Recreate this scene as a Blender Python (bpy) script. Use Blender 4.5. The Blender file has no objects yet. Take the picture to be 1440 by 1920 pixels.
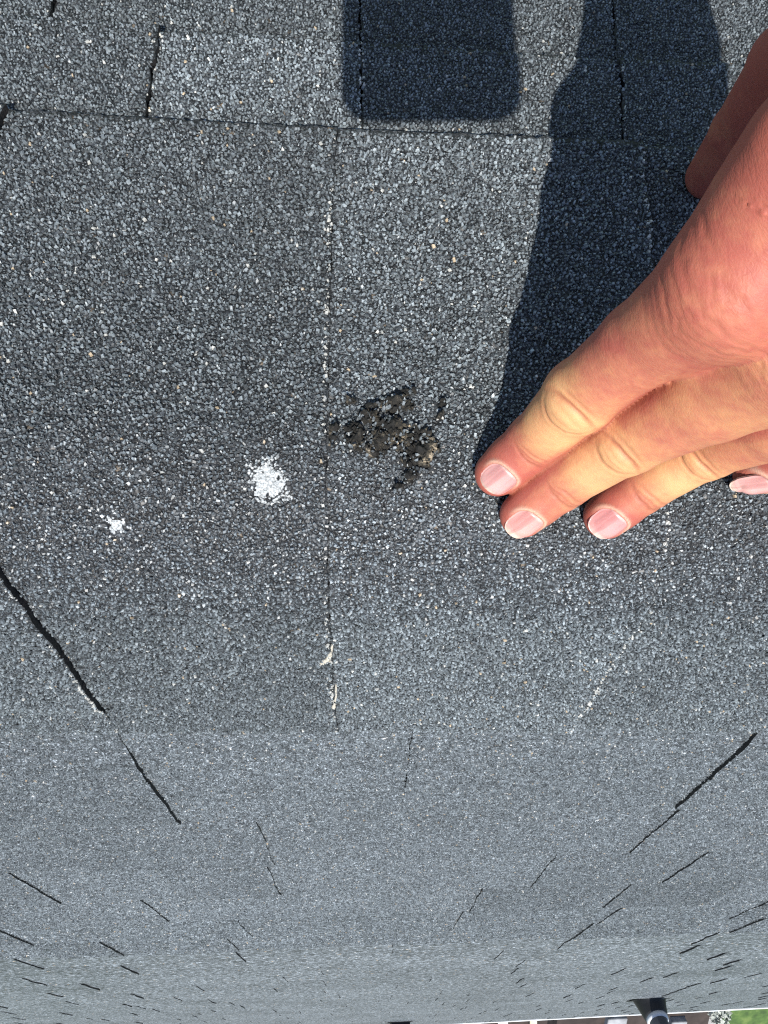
import bpy, math, random
import numpy as np
rng = np.random.default_rng(7)
random.seed(7)
SC = bpy.context.scene
COL = SC.collection

# ------------------------------------------------------------------ frame of the place
# lengths in mm in the roof frame (X along the ridge, -Y down the far slope, Z up, ridge apex at 0)
F = 1400.0
RIDGE_H = 6.0
def unit(v):
    v = np.asarray(v, float)
    return v / np.linalg.norm(v)
APEX = np.array([0, 12.7, 252.9])
R_ = unit([1, .0145, .08])
PITCH = math.radians(34.2)
_h = np.array([0, math.sin(math.radians(70.25)), math.cos(math.radians(70.25))])
FWD = unit(_h - R_ * _h.dot(R_))
UP = -np.cross(R_, FWD)
if UP[2] > 0: UP = -UP
M = np.array([R_, -FWD, UP])
def c2r(p): return (np.asarray(p, float) - APEX) @ M.T          # camera frame mm -> roof frame mm
CAM = c2r([0, 0, 0])
def W(p):                                                        # roof frame mm -> world metres
    q = np.asarray(p, float) * .001
    return q + np.array([0, 0, RIDGE_H])

# ------------------------------------------------------------------ camera
cd = bpy.data.cameras.new('camera'); cam = bpy.data.objects.new('camera', cd); COL.objects.link(cam)
cd.sensor_fit = 'HORIZONTAL'; cd.sensor_width = 27.0; cd.lens = 27.0 * F / 1440
cd.clip_start = .004; cd.clip_end = 600
from mathutils import Matrix, Vector
right = M @ np.array([1, 0, 0]); down = M @ np.array([0, 1, 0]); ax = M @ np.array([0, 0, 1])
mw = Matrix.Identity(4)
for i in range(3):
    mw[i][0] = right[i]; mw[i][1] = -down[i]; mw[i][2] = -ax[i]; mw[i][3] = W(CAM)[i]
cam.matrix_world = mw
SC.camera = cam

# ------------------------------------------------------------------ sky and sun
L = M @ unit([-.025, -.50, .866])            # direction the sunlight travels
tosun = -L
elev = math.asin(tosun[2]); azim = math.atan2(tosun[0], tosun[1])
wd = bpy.data.worlds.new('World'); SC.world = wd; wd.use_nodes = True
nt = wd.node_tree; nt.nodes.clear()
wo = nt.nodes.new('ShaderNodeOutputWorld'); bg = nt.nodes.new('ShaderNodeBackground'); sky = nt.nodes.new('ShaderNodeTexSky')
sky.sky_type = 'NISHITA'; sky.sun_disc = False; sky.sun_elevation = elev; sky.sun_rotation = azim
sky.air_density = 1.0; sky.dust_density = .6; sky.ozone_density = 1.0
bg.inputs[1].default_value = .118
nt.links.new(sky.outputs[0], bg.inputs[0]); nt.links.new(bg.outputs[0], wo.inputs[0])
sd = bpy.data.lights.new('sun', 'SUN'); sun = bpy.data.objects.new('sun', sd); COL.objects.link(sun)
sd.energy = 5.0; sd.angle = math.radians(.53); sd.color = (1, .965, .91)
sun.rotation_euler = Vector(L).to_track_quat('-Z', 'Y').to_euler()
SC.view_settings.view_transform = 'Standard'; SC.view_settings.look = 'None'
SC.view_settings.exposure = 0.54; SC.view_settings.gamma = 1; SC.view_settings.use_curve_mapping = False
SC.render.engine = 'CYCLES'
SC.cycles.use_denoising = False
SC.cycles.max_bounces = 5
SC.render.film_transparent = False
SC.cycles.filter_width = 1.2

# ------------------------------------------------------------------ roof surface
RAD = 45.0 / math.tan(PITCH)
def prof(v):
    v = np.asarray(v, float); a = np.clip(v / RAD, -PITCH, PITCH)
    f = RAD * np.sin(a); z = -RAD / math.cos(PITCH) + RAD * np.cos(a)
    e = v - a * RAD
    f = f + e * math.cos(PITCH); z = z - np.abs(e) * math.sin(PITCH)
    return -f, z, -np.sin(a), np.cos(a)
def S(s, v, h=0.0):
    y, z, ny, nz = prof(v)
    return np.stack(np.broadcast_arrays(s, y + ny * h, z + nz * h), -1)
def ray(px, py): return M @ np.array([(px - 720) / F, (py - 960) / F, 1.])
_vs = np.concatenate([np.linspace(-420, 420, 8000), np.linspace(421, 12000, 40000)])
_py, _pz, _pny, _pnz = prof(_vs)
def hit(px, py, h=0.0):                                          # photo pixel -> (s, v) on the roof
    d = ray(px, py)
    y = _py + _pny * h; z = _pz + _pnz * h
    g = (y - CAM[1]) * d[2] - (z - CAM[2]) * d[1]
    t = (y - CAM[1]) * d[1] + (z - CAM[2]) * d[2]
    best = None
    for i in np.where((g[:-1] * g[1:] <= 0) & (t[:-1] > 0))[0]:
        w = g[i] / (g[i] - g[i + 1] + 1e-30); v = _vs[i] + w * (_vs[i + 1] - _vs[i])
        yy, zz, n1, n2 = prof(v); yy = yy + n1 * h; zz = zz + n2 * h
        T = ((yy - CAM[1]) * d[1] + (zz - CAM[2]) * d[2]) / (d[1] ** 2 + d[2] ** 2)
        if best is None or T < best[2]: best = (CAM[0] + T * d[0], v, T)
    return best
def proj(P):                                                     # roof frame -> photo pixel
    c = np.asarray(P) @ M + APEX
    return 720 + F * c[..., 0] / c[..., 2], 960 + F * c[..., 1] / c[..., 2], c[..., 2]

# 2-D value noise
_lat = rng.random((257, 257))
def noise(x, y, o=1):
    x = np.asarray(x, float); y = np.asarray(y, float)
    out = 0; amp = 1; tot = 0
    for k in range(o):
        X = x * 2 ** k + 31.7 * k; Y = y * 2 ** k + 17.3 * k
        xi = np.floor(X).astype(int); yi = np.floor(Y).astype(int)
        fx = X - xi; fy = Y - yi; fx = fx * fx * (3 - 2 * fx); fy = fy * fy * (3 - 2 * fy)
        a = _lat[xi % 256, yi % 256]; b = _lat[(xi + 1) % 256, yi % 256]
        c = _lat[xi % 256, (yi + 1) % 256]; d = _lat[(xi + 1) % 256, (yi + 1) % 256]
        out = out + amp * ((a * (1 - fx) + b * fx) * (1 - fy) + (c * (1 - fx) + d * fx) * fy)
        tot += amp; amp *= .5
    return out / tot - .5

# ------------------------------------------------------------------ materials
def newmat(name):
    m = bpy.data.materials.new(name); m.use_nodes = True
    n = m.node_tree; n.nodes.clear()
    o = n.nodes.new('ShaderNodeOutputMaterial'); b = n.nodes.new('ShaderNodeBsdfPrincipled')
    n.links.new(b.outputs[0], o.inputs[0])
    return m, n, b
def ramp(n, stops, interp='LINEAR'):
    r = n.nodes.new('ShaderNodeValToRGB'); r.color_ramp.interpolation = interp
    e = r.color_ramp.elements
    while len(e) > 1: e.remove(e[-1])
    e[0].position = stops[0][0]; e[0].color = (*stops[0][1], 1)
    for p, c in stops[1:]:
        x = e.new(p); x.color = (*c, 1)
    return r
def mathn(n, op, a, b=None):
    q = n.nodes.new('ShaderNodeMath'); q.operation = op
    for i, x in enumerate((a, b)):
        if x is None: continue
        if isinstance(x, (int, float)): q.inputs[i].default_value = x
        else: n.links.new(x, q.inputs[i])
    return q.outputs[0]
def mixc(n, fac, a, b, bt='MIX'):
    q = n.nodes.new('ShaderNodeMix'); q.data_type = 'RGBA'; q.blend_type = bt
    for s, x in ((0, fac), (6, a), (7, b)):
        if isinstance(x, (int, float)): q.inputs[s].default_value = x
        elif isinstance(x, tuple): q.inputs[s].default_value = (*x, 1)
        else: n.links.new(x, q.inputs[s])
    return q.outputs[2]
def simple(name, col, rough=.7, spec=.4, noise_s=None, amt=.3, bump=0.):
    m, n, b = newmat(name)
    b.inputs['Roughness'].default_value = rough
    b.inputs['Specular IOR Level'].default_value = spec
    if noise_s:
        t = n.nodes.new('ShaderNodeTexNoise'); t.inputs['Scale'].default_value = noise_s; t.inputs['Detail'].default_value = 6
        tc = n.nodes.new('ShaderNodeTexCoord'); n.links.new(tc.outputs['Object'], t.inputs['Vector'])
        lo = tuple(c * (1 - amt) for c in col); hi = tuple(min(1, c * (1 + amt)) for c in col)
        r = ramp(n, [(.3, lo), (.7, hi)]); n.links.new(t.outputs[0], r.inputs[0]); n.links.new(r.outputs[0], b.inputs['Base Color'])
        if bump:
            bp = n.nodes.new('ShaderNodeBump'); bp.inputs['Strength'].default_value = .6; bp.inputs['Distance'].default_value = bump
            n.links.new(t.outputs[0], bp.inputs['Height']); n.links.new(bp.outputs[0], b.inputs['Normal'])
    else: b.inputs['Base Color'].default_value = (*col, 1)
    return m

GR = [(0, (.058, .064, .067)), (.10, (.082, .092, .097)), (.28, (.105, .121, .130)), (.52, (.142, .162, .173)), (.76, (.185, .213, .228)),
      (.94, (.245, .278, .292)), (.988, (.42, .42, .39)), (.9950, (.36, .29, .20)), (.9988, (.28, .15, .10))]
def mat_granule():
    m, n, b = newmat('ceramic_granule')
    a = n.nodes.new('ShaderNodeAttribute'); a.attribute_name = 'tone'
    r = ramp(n, GR, 'CONSTANT'); n.links.new(a.outputs['Fac'], r.inputs[0])
    oi = n.nodes.new('ShaderNodeObjectInfo')
    c = mixc(n, 1.0, r.outputs[0], oi.outputs['Color'], 'MULTIPLY')
    t = n.nodes.new('ShaderNodeTexNoise'); t.inputs['Scale'].default_value = 1500; t.inputs['Detail'].default_value = 3
    g = n.nodes.new('ShaderNodeNewGeometry'); n.links.new(g.outputs['Position'], t.inputs['Vector'])
    r2 = ramp(n, [(.3, (.72, .72, .72)), (.7, (1.2, 1.2, 1.2))]); n.links.new(t.outputs[0], r2.inputs[0])
    c = mixc(n, 1.0, c, r2.outputs[0], 'MULTIPLY')
    n.links.new(c, b.inputs['Base Color'])
    b.inputs['Roughness'].default_value = .42; b.inputs['Specular IOR Level'].default_value = .5
    return m
def mat_base(name='granule_bed', bed=False, VS=620., NS=210., amp=(.34, 2.0), gain=1.16):
    m, n, b = newmat(name)
    g = n.nodes.new('ShaderNodeNewGeometry')
    v = n.nodes.new('ShaderNodeTexVoronoi'); v.inputs['Scale'].default_value = VS
    v2 = n.nodes.new('ShaderNodeTexVoronoi'); v2.feature = 'DISTANCE_TO_EDGE'; v2.inputs['Scale'].default_value = VS
    tw = n.nodes.new('ShaderNodeTexNoise'); tw.inputs['Scale'].default_value = 700; n.links.new(g.outputs['Position'], tw.inputs['Vector'])
    vm = n.nodes.new('ShaderNodeVectorMath'); vm.operation = 'MULTIPLY_ADD'
    n.links.new(tw.outputs['Color'], vm.inputs[0]); vm.inputs[1].default_value = (.0014,) * 3; n.links.new(g.outputs['Position'], vm.inputs[2])
    n.links.new(vm.outputs[0], v.inputs['Vector']); n.links.new(vm.outputs[0], v2.inputs['Vector'])
    sx = n.nodes.new('ShaderNodeSeparateColor'); n.links.new(v.outputs['Color'], sx.inputs[0])
    r = ramp(n, GR, 'CONSTANT'); n.links.new(sx.outputs[0], r.inputs[0])
    e = ramp(n, [(0, (.22, .22, .22)), (.18, (1, 1, 1))]); n.links.new(v2.outputs[0], e.inputs[0])
    c = mixc(n, 1.0, r.outputs[0], e.outputs[0], 'MULTIPLY')
    # clumps of darker and lighter granules, wear streaks running down the slope
    t1 = n.nodes.new('ShaderNodeTexNoise'); t1.inputs['Scale'].default_value = NS; t1.inputs['Detail'].default_value = 3; t1.inputs['Roughness'].default_value = .7
    n.links.new(g.outputs['Position'], t1.inputs['Vector'])
    r1 = ramp(n, [(.36, (amp[0],) * 3), (.50, (.98, .98, .98)), (.66, (amp[1],) * 3)]); n.links.new(t1.outputs[0], r1.inputs[0])
    c = mixc(n, 1.0, c, r1.outputs[0], 'MULTIPLY')
    for sc_, lo_, hi_, mpS in ((38, .92, 1.08, (1, 1, 1)), (7, .97, 1.03, (1, 1, 1))):
        t4 = n.nodes.new('ShaderNodeTexNoise'); t4.inputs['Scale'].default_value = sc_; t4.inputs['Detail'].default_value = 4; t4.inputs['Roughness'].default_value = .65
        m4 = n.nodes.new('ShaderNodeMapping'); m4.inputs['Scale'].default_value = mpS
        n.links.new(g.outputs['Position'], m4.inputs[0]); n.links.new(m4.outputs[0], t4.inputs['Vector'])
        r4 = ramp(n, [(.36, (lo_,) * 3), (.64, (hi_,) * 3)]); n.links.new(t4.outputs[0], r4.inputs[0])
        c = mixc(n, 1.0, c, r4.outputs[0], 'MULTIPLY')
    t3 = n.nodes.new('ShaderNodeTexNoise'); t3.inputs['Scale'].default_value = 3.2; t3.inputs['Detail'].default_value = 4
    n.links.new(g.outputs['Position'], t3.inputs['Vector'])
    r3 = ramp(n, [(.3, (.86, .86, .86)), (.7, (1.14, 1.14, 1.14))]); n.links.new(t3.outputs[0], r3.inputs[0])
    c = mixc(n, 1.0, c, r3.outputs[0], 'MULTIPLY')
    oi = n.nodes.new('ShaderNodeObjectInfo')
    c = mixc(n, 1.0, c, oi.outputs['Color'], 'MULTIPLY')
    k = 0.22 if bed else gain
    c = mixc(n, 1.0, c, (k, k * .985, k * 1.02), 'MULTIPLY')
    n.links.new(c, b.inputs['Base Color'])
    hgt = mathn(n, 'ADD', mathn(n, 'MINIMUM', v2.outputs[0], .25), mathn(n, 'MULTIPLY', sx.outputs[1], .3))
    bp = n.nodes.new('ShaderNodeBump'); bp.inputs['Strength'].default_value = .8; bp.inputs['Distance'].default_value = .0012
    n.links.new(hgt, bp.inputs['Height']); n.links.new(bp.outputs[0], b.inputs['Normal'])
    b.inputs['Roughness'].default_value = .55; b.inputs['Specular IOR Level'].default_value = .4
    return m
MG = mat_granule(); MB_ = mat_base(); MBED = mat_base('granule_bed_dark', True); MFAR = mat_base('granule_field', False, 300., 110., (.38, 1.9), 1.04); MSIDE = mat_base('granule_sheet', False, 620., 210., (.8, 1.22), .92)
MEDGE = simple('asphalt_edge', (.020, .018, .018), .75, .3, 900, .6, .0005)
def mat_bare():
    m, n, b = newmat('bare_asphalt')
    g = n.nodes.new('ShaderNodeNewGeometry')
    t = n.nodes.new('ShaderNodeTexNoise'); t.inputs['Scale'].default_value = 520; t.inputs['Detail'].default_value = 8; t.inputs['Roughness'].default_value = .8
    n.links.new(g.outputs['Position'], t.inputs['Vector'])
    t2 = n.nodes.new('ShaderNodeTexNoise'); t2.inputs['Scale'].default_value = 150; t2.inputs['Detail'].default_value = 3
    n.links.new(g.outputs['Position'], t2.inputs['Vector'])
    r = ramp(n, [(.42, (.006, .006, .005)), (.53, (.020, .018, .014)), (.58, (.085, .072, .050)), (.63, (.42, .35, .25))])
    ad = mathn(n, 'ADD', mathn(n, 'MULTIPLY', t.outputs[0], .62), mathn(n, 'MULTIPLY', t2.outputs[0], .40))
    n.links.new(ad, r.inputs[0]); n.links.new(r.outputs[0], b.inputs['Base Color'])
    bp = n.nodes.new('ShaderNodeBump'); bp.inputs['Strength'].default_value = 1; bp.inputs['Distance'].default_value = .0009
    n.links.new(t.outputs[0], bp.inputs['Height']); n.links.new(bp.outputs[0], b.inputs['Normal'])
    b.inputs['Roughness'].default_value = .8
    return m
MBARE = mat_bare()
MPAINT = simple('chalky_white', (.38, .40, .40), .8, .2, 1300, .62, .0008)
MCHALK = simple('dried_splash', (.46, .43, .36), .9, .1, 700, .25, .0004)

# ------------------------------------------------------------------ object helpers
def link_mesh(name, verts, faces, mats, parent=None, smooth=False, matidx=None, attrs=None, color=None, world=False):
    """verts Nx3 roof frame mm (or world m), faces: int array (N,3|4) or list"""
    me = bpy.data.meshes.new(name)
    V = np.asarray(verts, float) if world else W(verts)
    Fa = np.asarray(faces)
    if Fa.dtype == object or Fa.ndim == 1:
        me.from_pydata(V.tolist(), [], [list(map(int, f)) for f in faces])
    else:
        n, k = Fa.shape
        me.vertices.add(len(V)); me.vertices.foreach_set('co', V.astype(np.float32).ravel())
        me.loops.add(n * k); me.loops.foreach_set('vertex_index', Fa.astype(np.int32).ravel())
        me.polygons.add(n); me.polygons.foreach_set('loop_start', np.arange(0, n * k, k, dtype=np.int32))
        me.polygons.foreach_set('loop_total', np.full(n, k, dtype=np.int32))
    if matidx is not None: me.polygons.foreach_set('material_index', np.asarray(matidx, dtype=np.int32))
    me.polygons.foreach_set('use_smooth', np.full(len(me.polygons), smooth, dtype=bool))
    me.update(calc_edges=True)
    for m in mats: me.materials.append(m)
    if attrs:
        for an, (ty, arr) in attrs.items():
            a = me.attributes.new(an, ty, 'POINT')
            a.data.foreach_set('value' if ty == 'FLOAT' else ('color' if ty == 'FLOAT_COLOR' else 'vector'), np.asarray(arr, np.float32).ravel())
    o = bpy.data.objects.new(name, me); COL.objects.link(o)
    if color is not None: o.color = (*color, 1)
    if parent is not None:
        o.parent = parent
        o.matrix_parent_inverse = parent_world(parent).inverted()
    return o
def parent_world(p):
    m = p.matrix_basis.copy() if p.parent is None else parent_world(p.parent) @ p.matrix_parent_inverse @ p.matrix_basis
    return m
def thing(name, loc, label, cat, group=None):
    o = bpy.data.objects.new(name, None); COL.objects.link(o); o.location = loc; o.empty_display_size = .05
    tag(o, label, cat, group); return o
def tag(o, label, cat, group=None):
    o['label'] = label; o['category'] = cat
    if group: o['group'] = group
    return o
def boxmesh(cx, cy, cz, sx, sy, sz, rot=None):
    v = np.array([[x, y, z] for x in (-.5, .5) for y in (-.5, .5) for z in (-.5, .5)]) * [sx, sy, sz]
    if rot is not None: v = v @ np.asarray(rot).T
    v = v + [cx, cy, cz]
    f = [[0, 1, 3, 2], [4, 6, 7, 5], [0, 4, 5, 1], [2, 3, 7, 6], [0, 2, 6, 4], [1, 5, 7, 3]]
    return v, f
def addbox(name, c, s, mat, parent=None, rot=None, bev=0.0):
    v, f = boxmesh(*c, *s, rot)
    o = link_mesh(name, v, np.array(f), [mat], parent, world=True)
    if bev:
        b = o.modifiers.new('bevel', 'BEVEL'); b.width = bev; b.segments = 2
    return o

# ------------------------------------------------------------------ the house and its roof
house = thing('house', tuple(W([0, 0, 0])), 'house roof of dark grey asphalt shingles seen from its ridge down to the white edge', 'house')
FARSKEW = None
def far_skew_s(s0, v0, v):
    # slits of the far slope lean slightly: ds/dv is nearly constant
    return s0 + KF * (v - v0)
_d = unit([(690 - 720) / F, (1980 - 960) / F, 1.]); _dr = M @ _d
KF = _dr[0] / (-(_dr[1]) / math.cos(PITCH))

def sheet(name, sl, sr, v0, v1, hf, ns, nv, parent, mats=(MB_, MEDGE), tint=1.0, rag=.35, vend=None, drop=3.0, lift=None):
    """granulated sheet between s=sl(v) and s=sr(v), v0..v1, top height hf(s01,v), with dark cut edges"""
    vv = np.linspace(v0, v1, nv + 1); uu = np.linspace(0, 1, ns + 1)
    Vg, Ug = np.meshgrid(vv, uu)
    Sl = sl(Vg); Sr = sr(Vg); Sg = Sl + (Sr - Sl) * Ug
    if vend is not None: Vd = np.minimum(Vg + SHR(Sg), vend(Sg))
    Hg = hf(Ug, Vg, Sg)
    if vend is not None: Vg = Vd
    rg = np.random.default_rng((len(name) * 7919 + int(abs(round(float(v0)))) * 131 + int(abs(round(float(Sl[0, 0]))))) % 2 ** 31)
    J = rag
    Vg = Vg.copy(); Sg = Sg.copy()
    Sg[0] += rg.normal(0, J, nv + 1); Sg[-1] += rg.normal(0, J, nv + 1)
    Vg[:, 0] += rg.normal(0, J * 1.3, ns + 1); Vg[:, -1] += rg.normal(0, J * 1.3, ns + 1)
    P = S(Sg, Vg, Hg).reshape(-1, 3)
    idx = np.arange((ns + 1) * (nv + 1)).reshape(ns + 1, nv + 1)
    top = np.stack([idx[:-1, :-1], idx[1:, :-1], idx[1:, 1:], idx[:-1, 1:]], -1).reshape(-1, 4)[:, ::-1]
    loop = np.concatenate([idx[:, 0], idx[-1, 1:], idx[::-1, -1][1:], idx[0, ::-1][1:-1]])
    nb = len(P)
    Pl = S(Sg.ravel()[loop], Vg.ravel()[loop], (Hg.ravel()[loop] - drop))
    P = np.concatenate([P, Pl]); a = np.arange(len(loop)); b = (a + 1) % len(loop)
    side = np.stack([loop[a], nb + a, nb + b, loop[b]], -1)
    Fc = np.concatenate([top, side]); mi = np.concatenate([np.zeros(len(top)), np.ones(len(side))])
    if mats[0] is MBED:                      # beyond the loose granules the sheet carries its own
        ctr = P[top].mean(1); x_, y_, z_ = proj(ctr)
        mi[:len(top)] = np.where((x_ < -68) | (x_ > 1508) | (y_ < -55), 2, 0); mats = tuple(mats) + (MSIDE,)
    return link_mesh(name, P, Fc, list(mats), parent, matidx=mi, color=(tint,) * 3)

def granules(name, s, v, h, rad, parent, tint=1.0, ntop=5, tone=None, mat=None, tilt=.32, flat=(.45, .8)):
    n = len(s)
    if n == 0: return None
    k = ntop
    ang = (np.arange(k) / k * 2 * np.pi)[None] + rng.uniform(0, 6.28, (n, 1)) + rng.uniform(-.45, .45, (n, k))
    asp = rng.uniform(.62, 1.0, (n, 1)); ro = rng.uniform(.8, 1.15, (n, k)); rt = ro * rng.uniform(.45, .88, (n, k))
    th = rng.uniform(0, 6.28, (n, 1))
    def ring(r):
        x = np.cos(ang) * r; y = np.sin(ang) * r * asp
        return x * np.cos(th) - y * np.sin(th), x * np.sin(th) + y * np.cos(th)
    R = rad[:, None]
    xo, yo = ring(ro); xt, yt = ring(rt)
    hh = R * rng.uniform(*flat, (n, 1))
    tx = rng.normal(0, tilt, (n, 1)); ty = rng.normal(0, tilt, (n, 1))
    X = np.concatenate([xo, xt], 1) * R; Y = np.concatenate([yo, yt], 1) * R
    Z = np.concatenate([np.zeros((n, k)) - .15 * R, np.repeat(hh, k, 1)], 1) + tx * X + ty * Y
    sy, sz, ny, nz = prof(v)
    # frame: e1 = X, e2 = along v (Y,Z) = (-nz, ny), normal (ny, nz)
    PX = s[:, None] + X
    PY = (sy + ny * h)[:, None] - nz[:, None] * Y + ny[:, None] * Z
    PZ = (sz + nz * h)[:, None] + ny[:, None] * Y + nz[:, None] * Z
    P = np.stack([PX, PY, PZ], -1).reshape(-1, 3)
    q = np.arange(k); q2 = (q + 1) % k
    tri = [[q[i], q2[i], k + q2[i]] for i in range(k)] + [[q[i], k + q2[i], k + q[i]] for i in range(k)] + [[k, k + i, k + i + 1] for i in range(1, k - 1)]
    tri = np.array(tri)
    Fc = (np.arange(n)[:, None, None] * 2 * k + tri[None]).reshape(-1, 3)
    if tone is None: tone = rng.random(n)
    o = link_mesh(name, P, Fc, [mat or MG], parent, attrs={'tone': ('FLOAT', np.repeat(tone, 2 * k))}, color=(tint,) * 3)
    o['kind'] = 'stuff'
    return o

def scatter(s0, s1, v0, v1, g):
    a = np.arange(s0, s1, g); b = np.arange(v0, v1, g)
    A, B = np.meshgrid(a, b); A = A + (np.arange(len(b)) % 2)[:, None] * g * .5
    A = A.ravel() + rng.uniform(-.42, .42, A.size) * g; B = B.ravel() + rng.uniform(-.42, .42, B.size) * g
    x, y, z = proj(S(A, B))
    k = (x > -75) & (x < 1515) & (y > -60) & ~((x > 1310) & (y > 440) & (y < 800) & (z < 330)) & (A < s1) & (A > s0) & (B > v0) & (B < v1)
    return A[k], B[k]
def radii(n, lo=.42, hi=1.0): return lo + (hi - lo) * rng.beta(1.6, 2.4, n)

# joint between neighbouring ridge caps, traced once and repeated along the ridge
JP = [(630, 268), (624, 400), (620, 560), (616, 700), (612, 850), (613, 1000), (620, 1180), (628, 1300), (633, 1352)]
_j = np.array([hit(*p)[:2] for p in JP])
def J0(v): return np.interp(v, _j[:, 1], _j[:, 0]) + .5 * noise(np.asarray(v) * .11 + 5, 3.3) * 2
LP = [(38, 214), (22, 250), (-6, 330), (-45, 500), (-70, 800), (0, 1030), (60, 1112), (110, 1178), (150, 1238), (195, 1305), (222, 1352)]
_l = np.array([hit(*p)[:2] for p in LP])
def JL(v):
    far = np.interp(v, _l[:, 1], _l[:, 0])
    return far + .5 * noise(np.asarray(v) * .13 + 9, 1.3)
def JR(v): return J0(v) + 121 + 1.5 * noise(np.asarray(v) * .05, 8.1)
joints = [lambda v: JL(v) - 113, JL, J0, JR, lambda v: J0(v) + 238, lambda v: J0(v) + 352]
far_caps = [(lambda v, o=-113 * i: JL(v) - 113 + o) for i in range(1, 10)], [(lambda v, o=116 * i: J0(v) + 352 + o) for i in range(1, 10)]
V_CAP0, V_CAP1 = -157.5, 156.5

# worn spot: ellipses in photo pixels -> roof (s, v) and a mask function
SPOT = [(737, 770, 30, 13), (690, 789, 17, 18), (735, 816, 17, 27), (624, 824, 11, 20), (704, 846, 22, 14), (780, 863, 29, 25),
        (783, 820, 15, 12), (762, 891, 15, 9), (743, 911, 8, 5), (827, 768, 9, 6), (665, 822, 14, 22), (757, 838, 22, 15), (655, 765, 9, 5), (760, 748, 14, 5), (822, 790, 5, 9), (800, 845, 14, 12), (712, 822, 16, 22)]
_sp = []
for (x, y, a, b) in SPOT:
    h = hit(x, y); _sp.append((h[0], h[1], a * h[2] / F, b * h[2] / F))
def spot(s, v):
    m = np.full(np.shape(s), -9.0)
    ws = s + 3.2 * noise(s * .35, v * .35, 2); wv = v + 3.2 * noise(s * .35 + 40, v * .35, 2)
    for (cs, cv, a, b) in _sp:
        d = 1 - np.sqrt(((ws - cs) / a) ** 2 + ((wv - cv) / b) ** 2)
        m = np.maximum(m, d)
    return m + .35 * noise(s * .9, v * .9)
WP = [(503, 904, 40, 0.0, 'large round white paint splash left of the worn spot on the ridge'), (224, 974, 25, .25, 'small broken white paint splash left of the large round splash')]
wps = []
for (x, y, r, th, lab) in WP:
    h = hit(x, y); wps.append((h[0], h[1], r * h[2] / F, th, lab))
def white(s, v, i):
    cs, cv, r, th, _ = wps[i]
    a = np.arctan2(v - cv, s - cs)
    rr = r * (1 + .28 * noise(np.cos(a) * 2.3 + 9 + i * 7, np.sin(a) * 2.3 + 5, 2) * 2)
    d = 1 - np.hypot(s - cs, (v - cv)) / rr
    return d + (.5 + th * 2.5) * noise(s * .8 + i * 20, v * .8, 2) - th * .6

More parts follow.
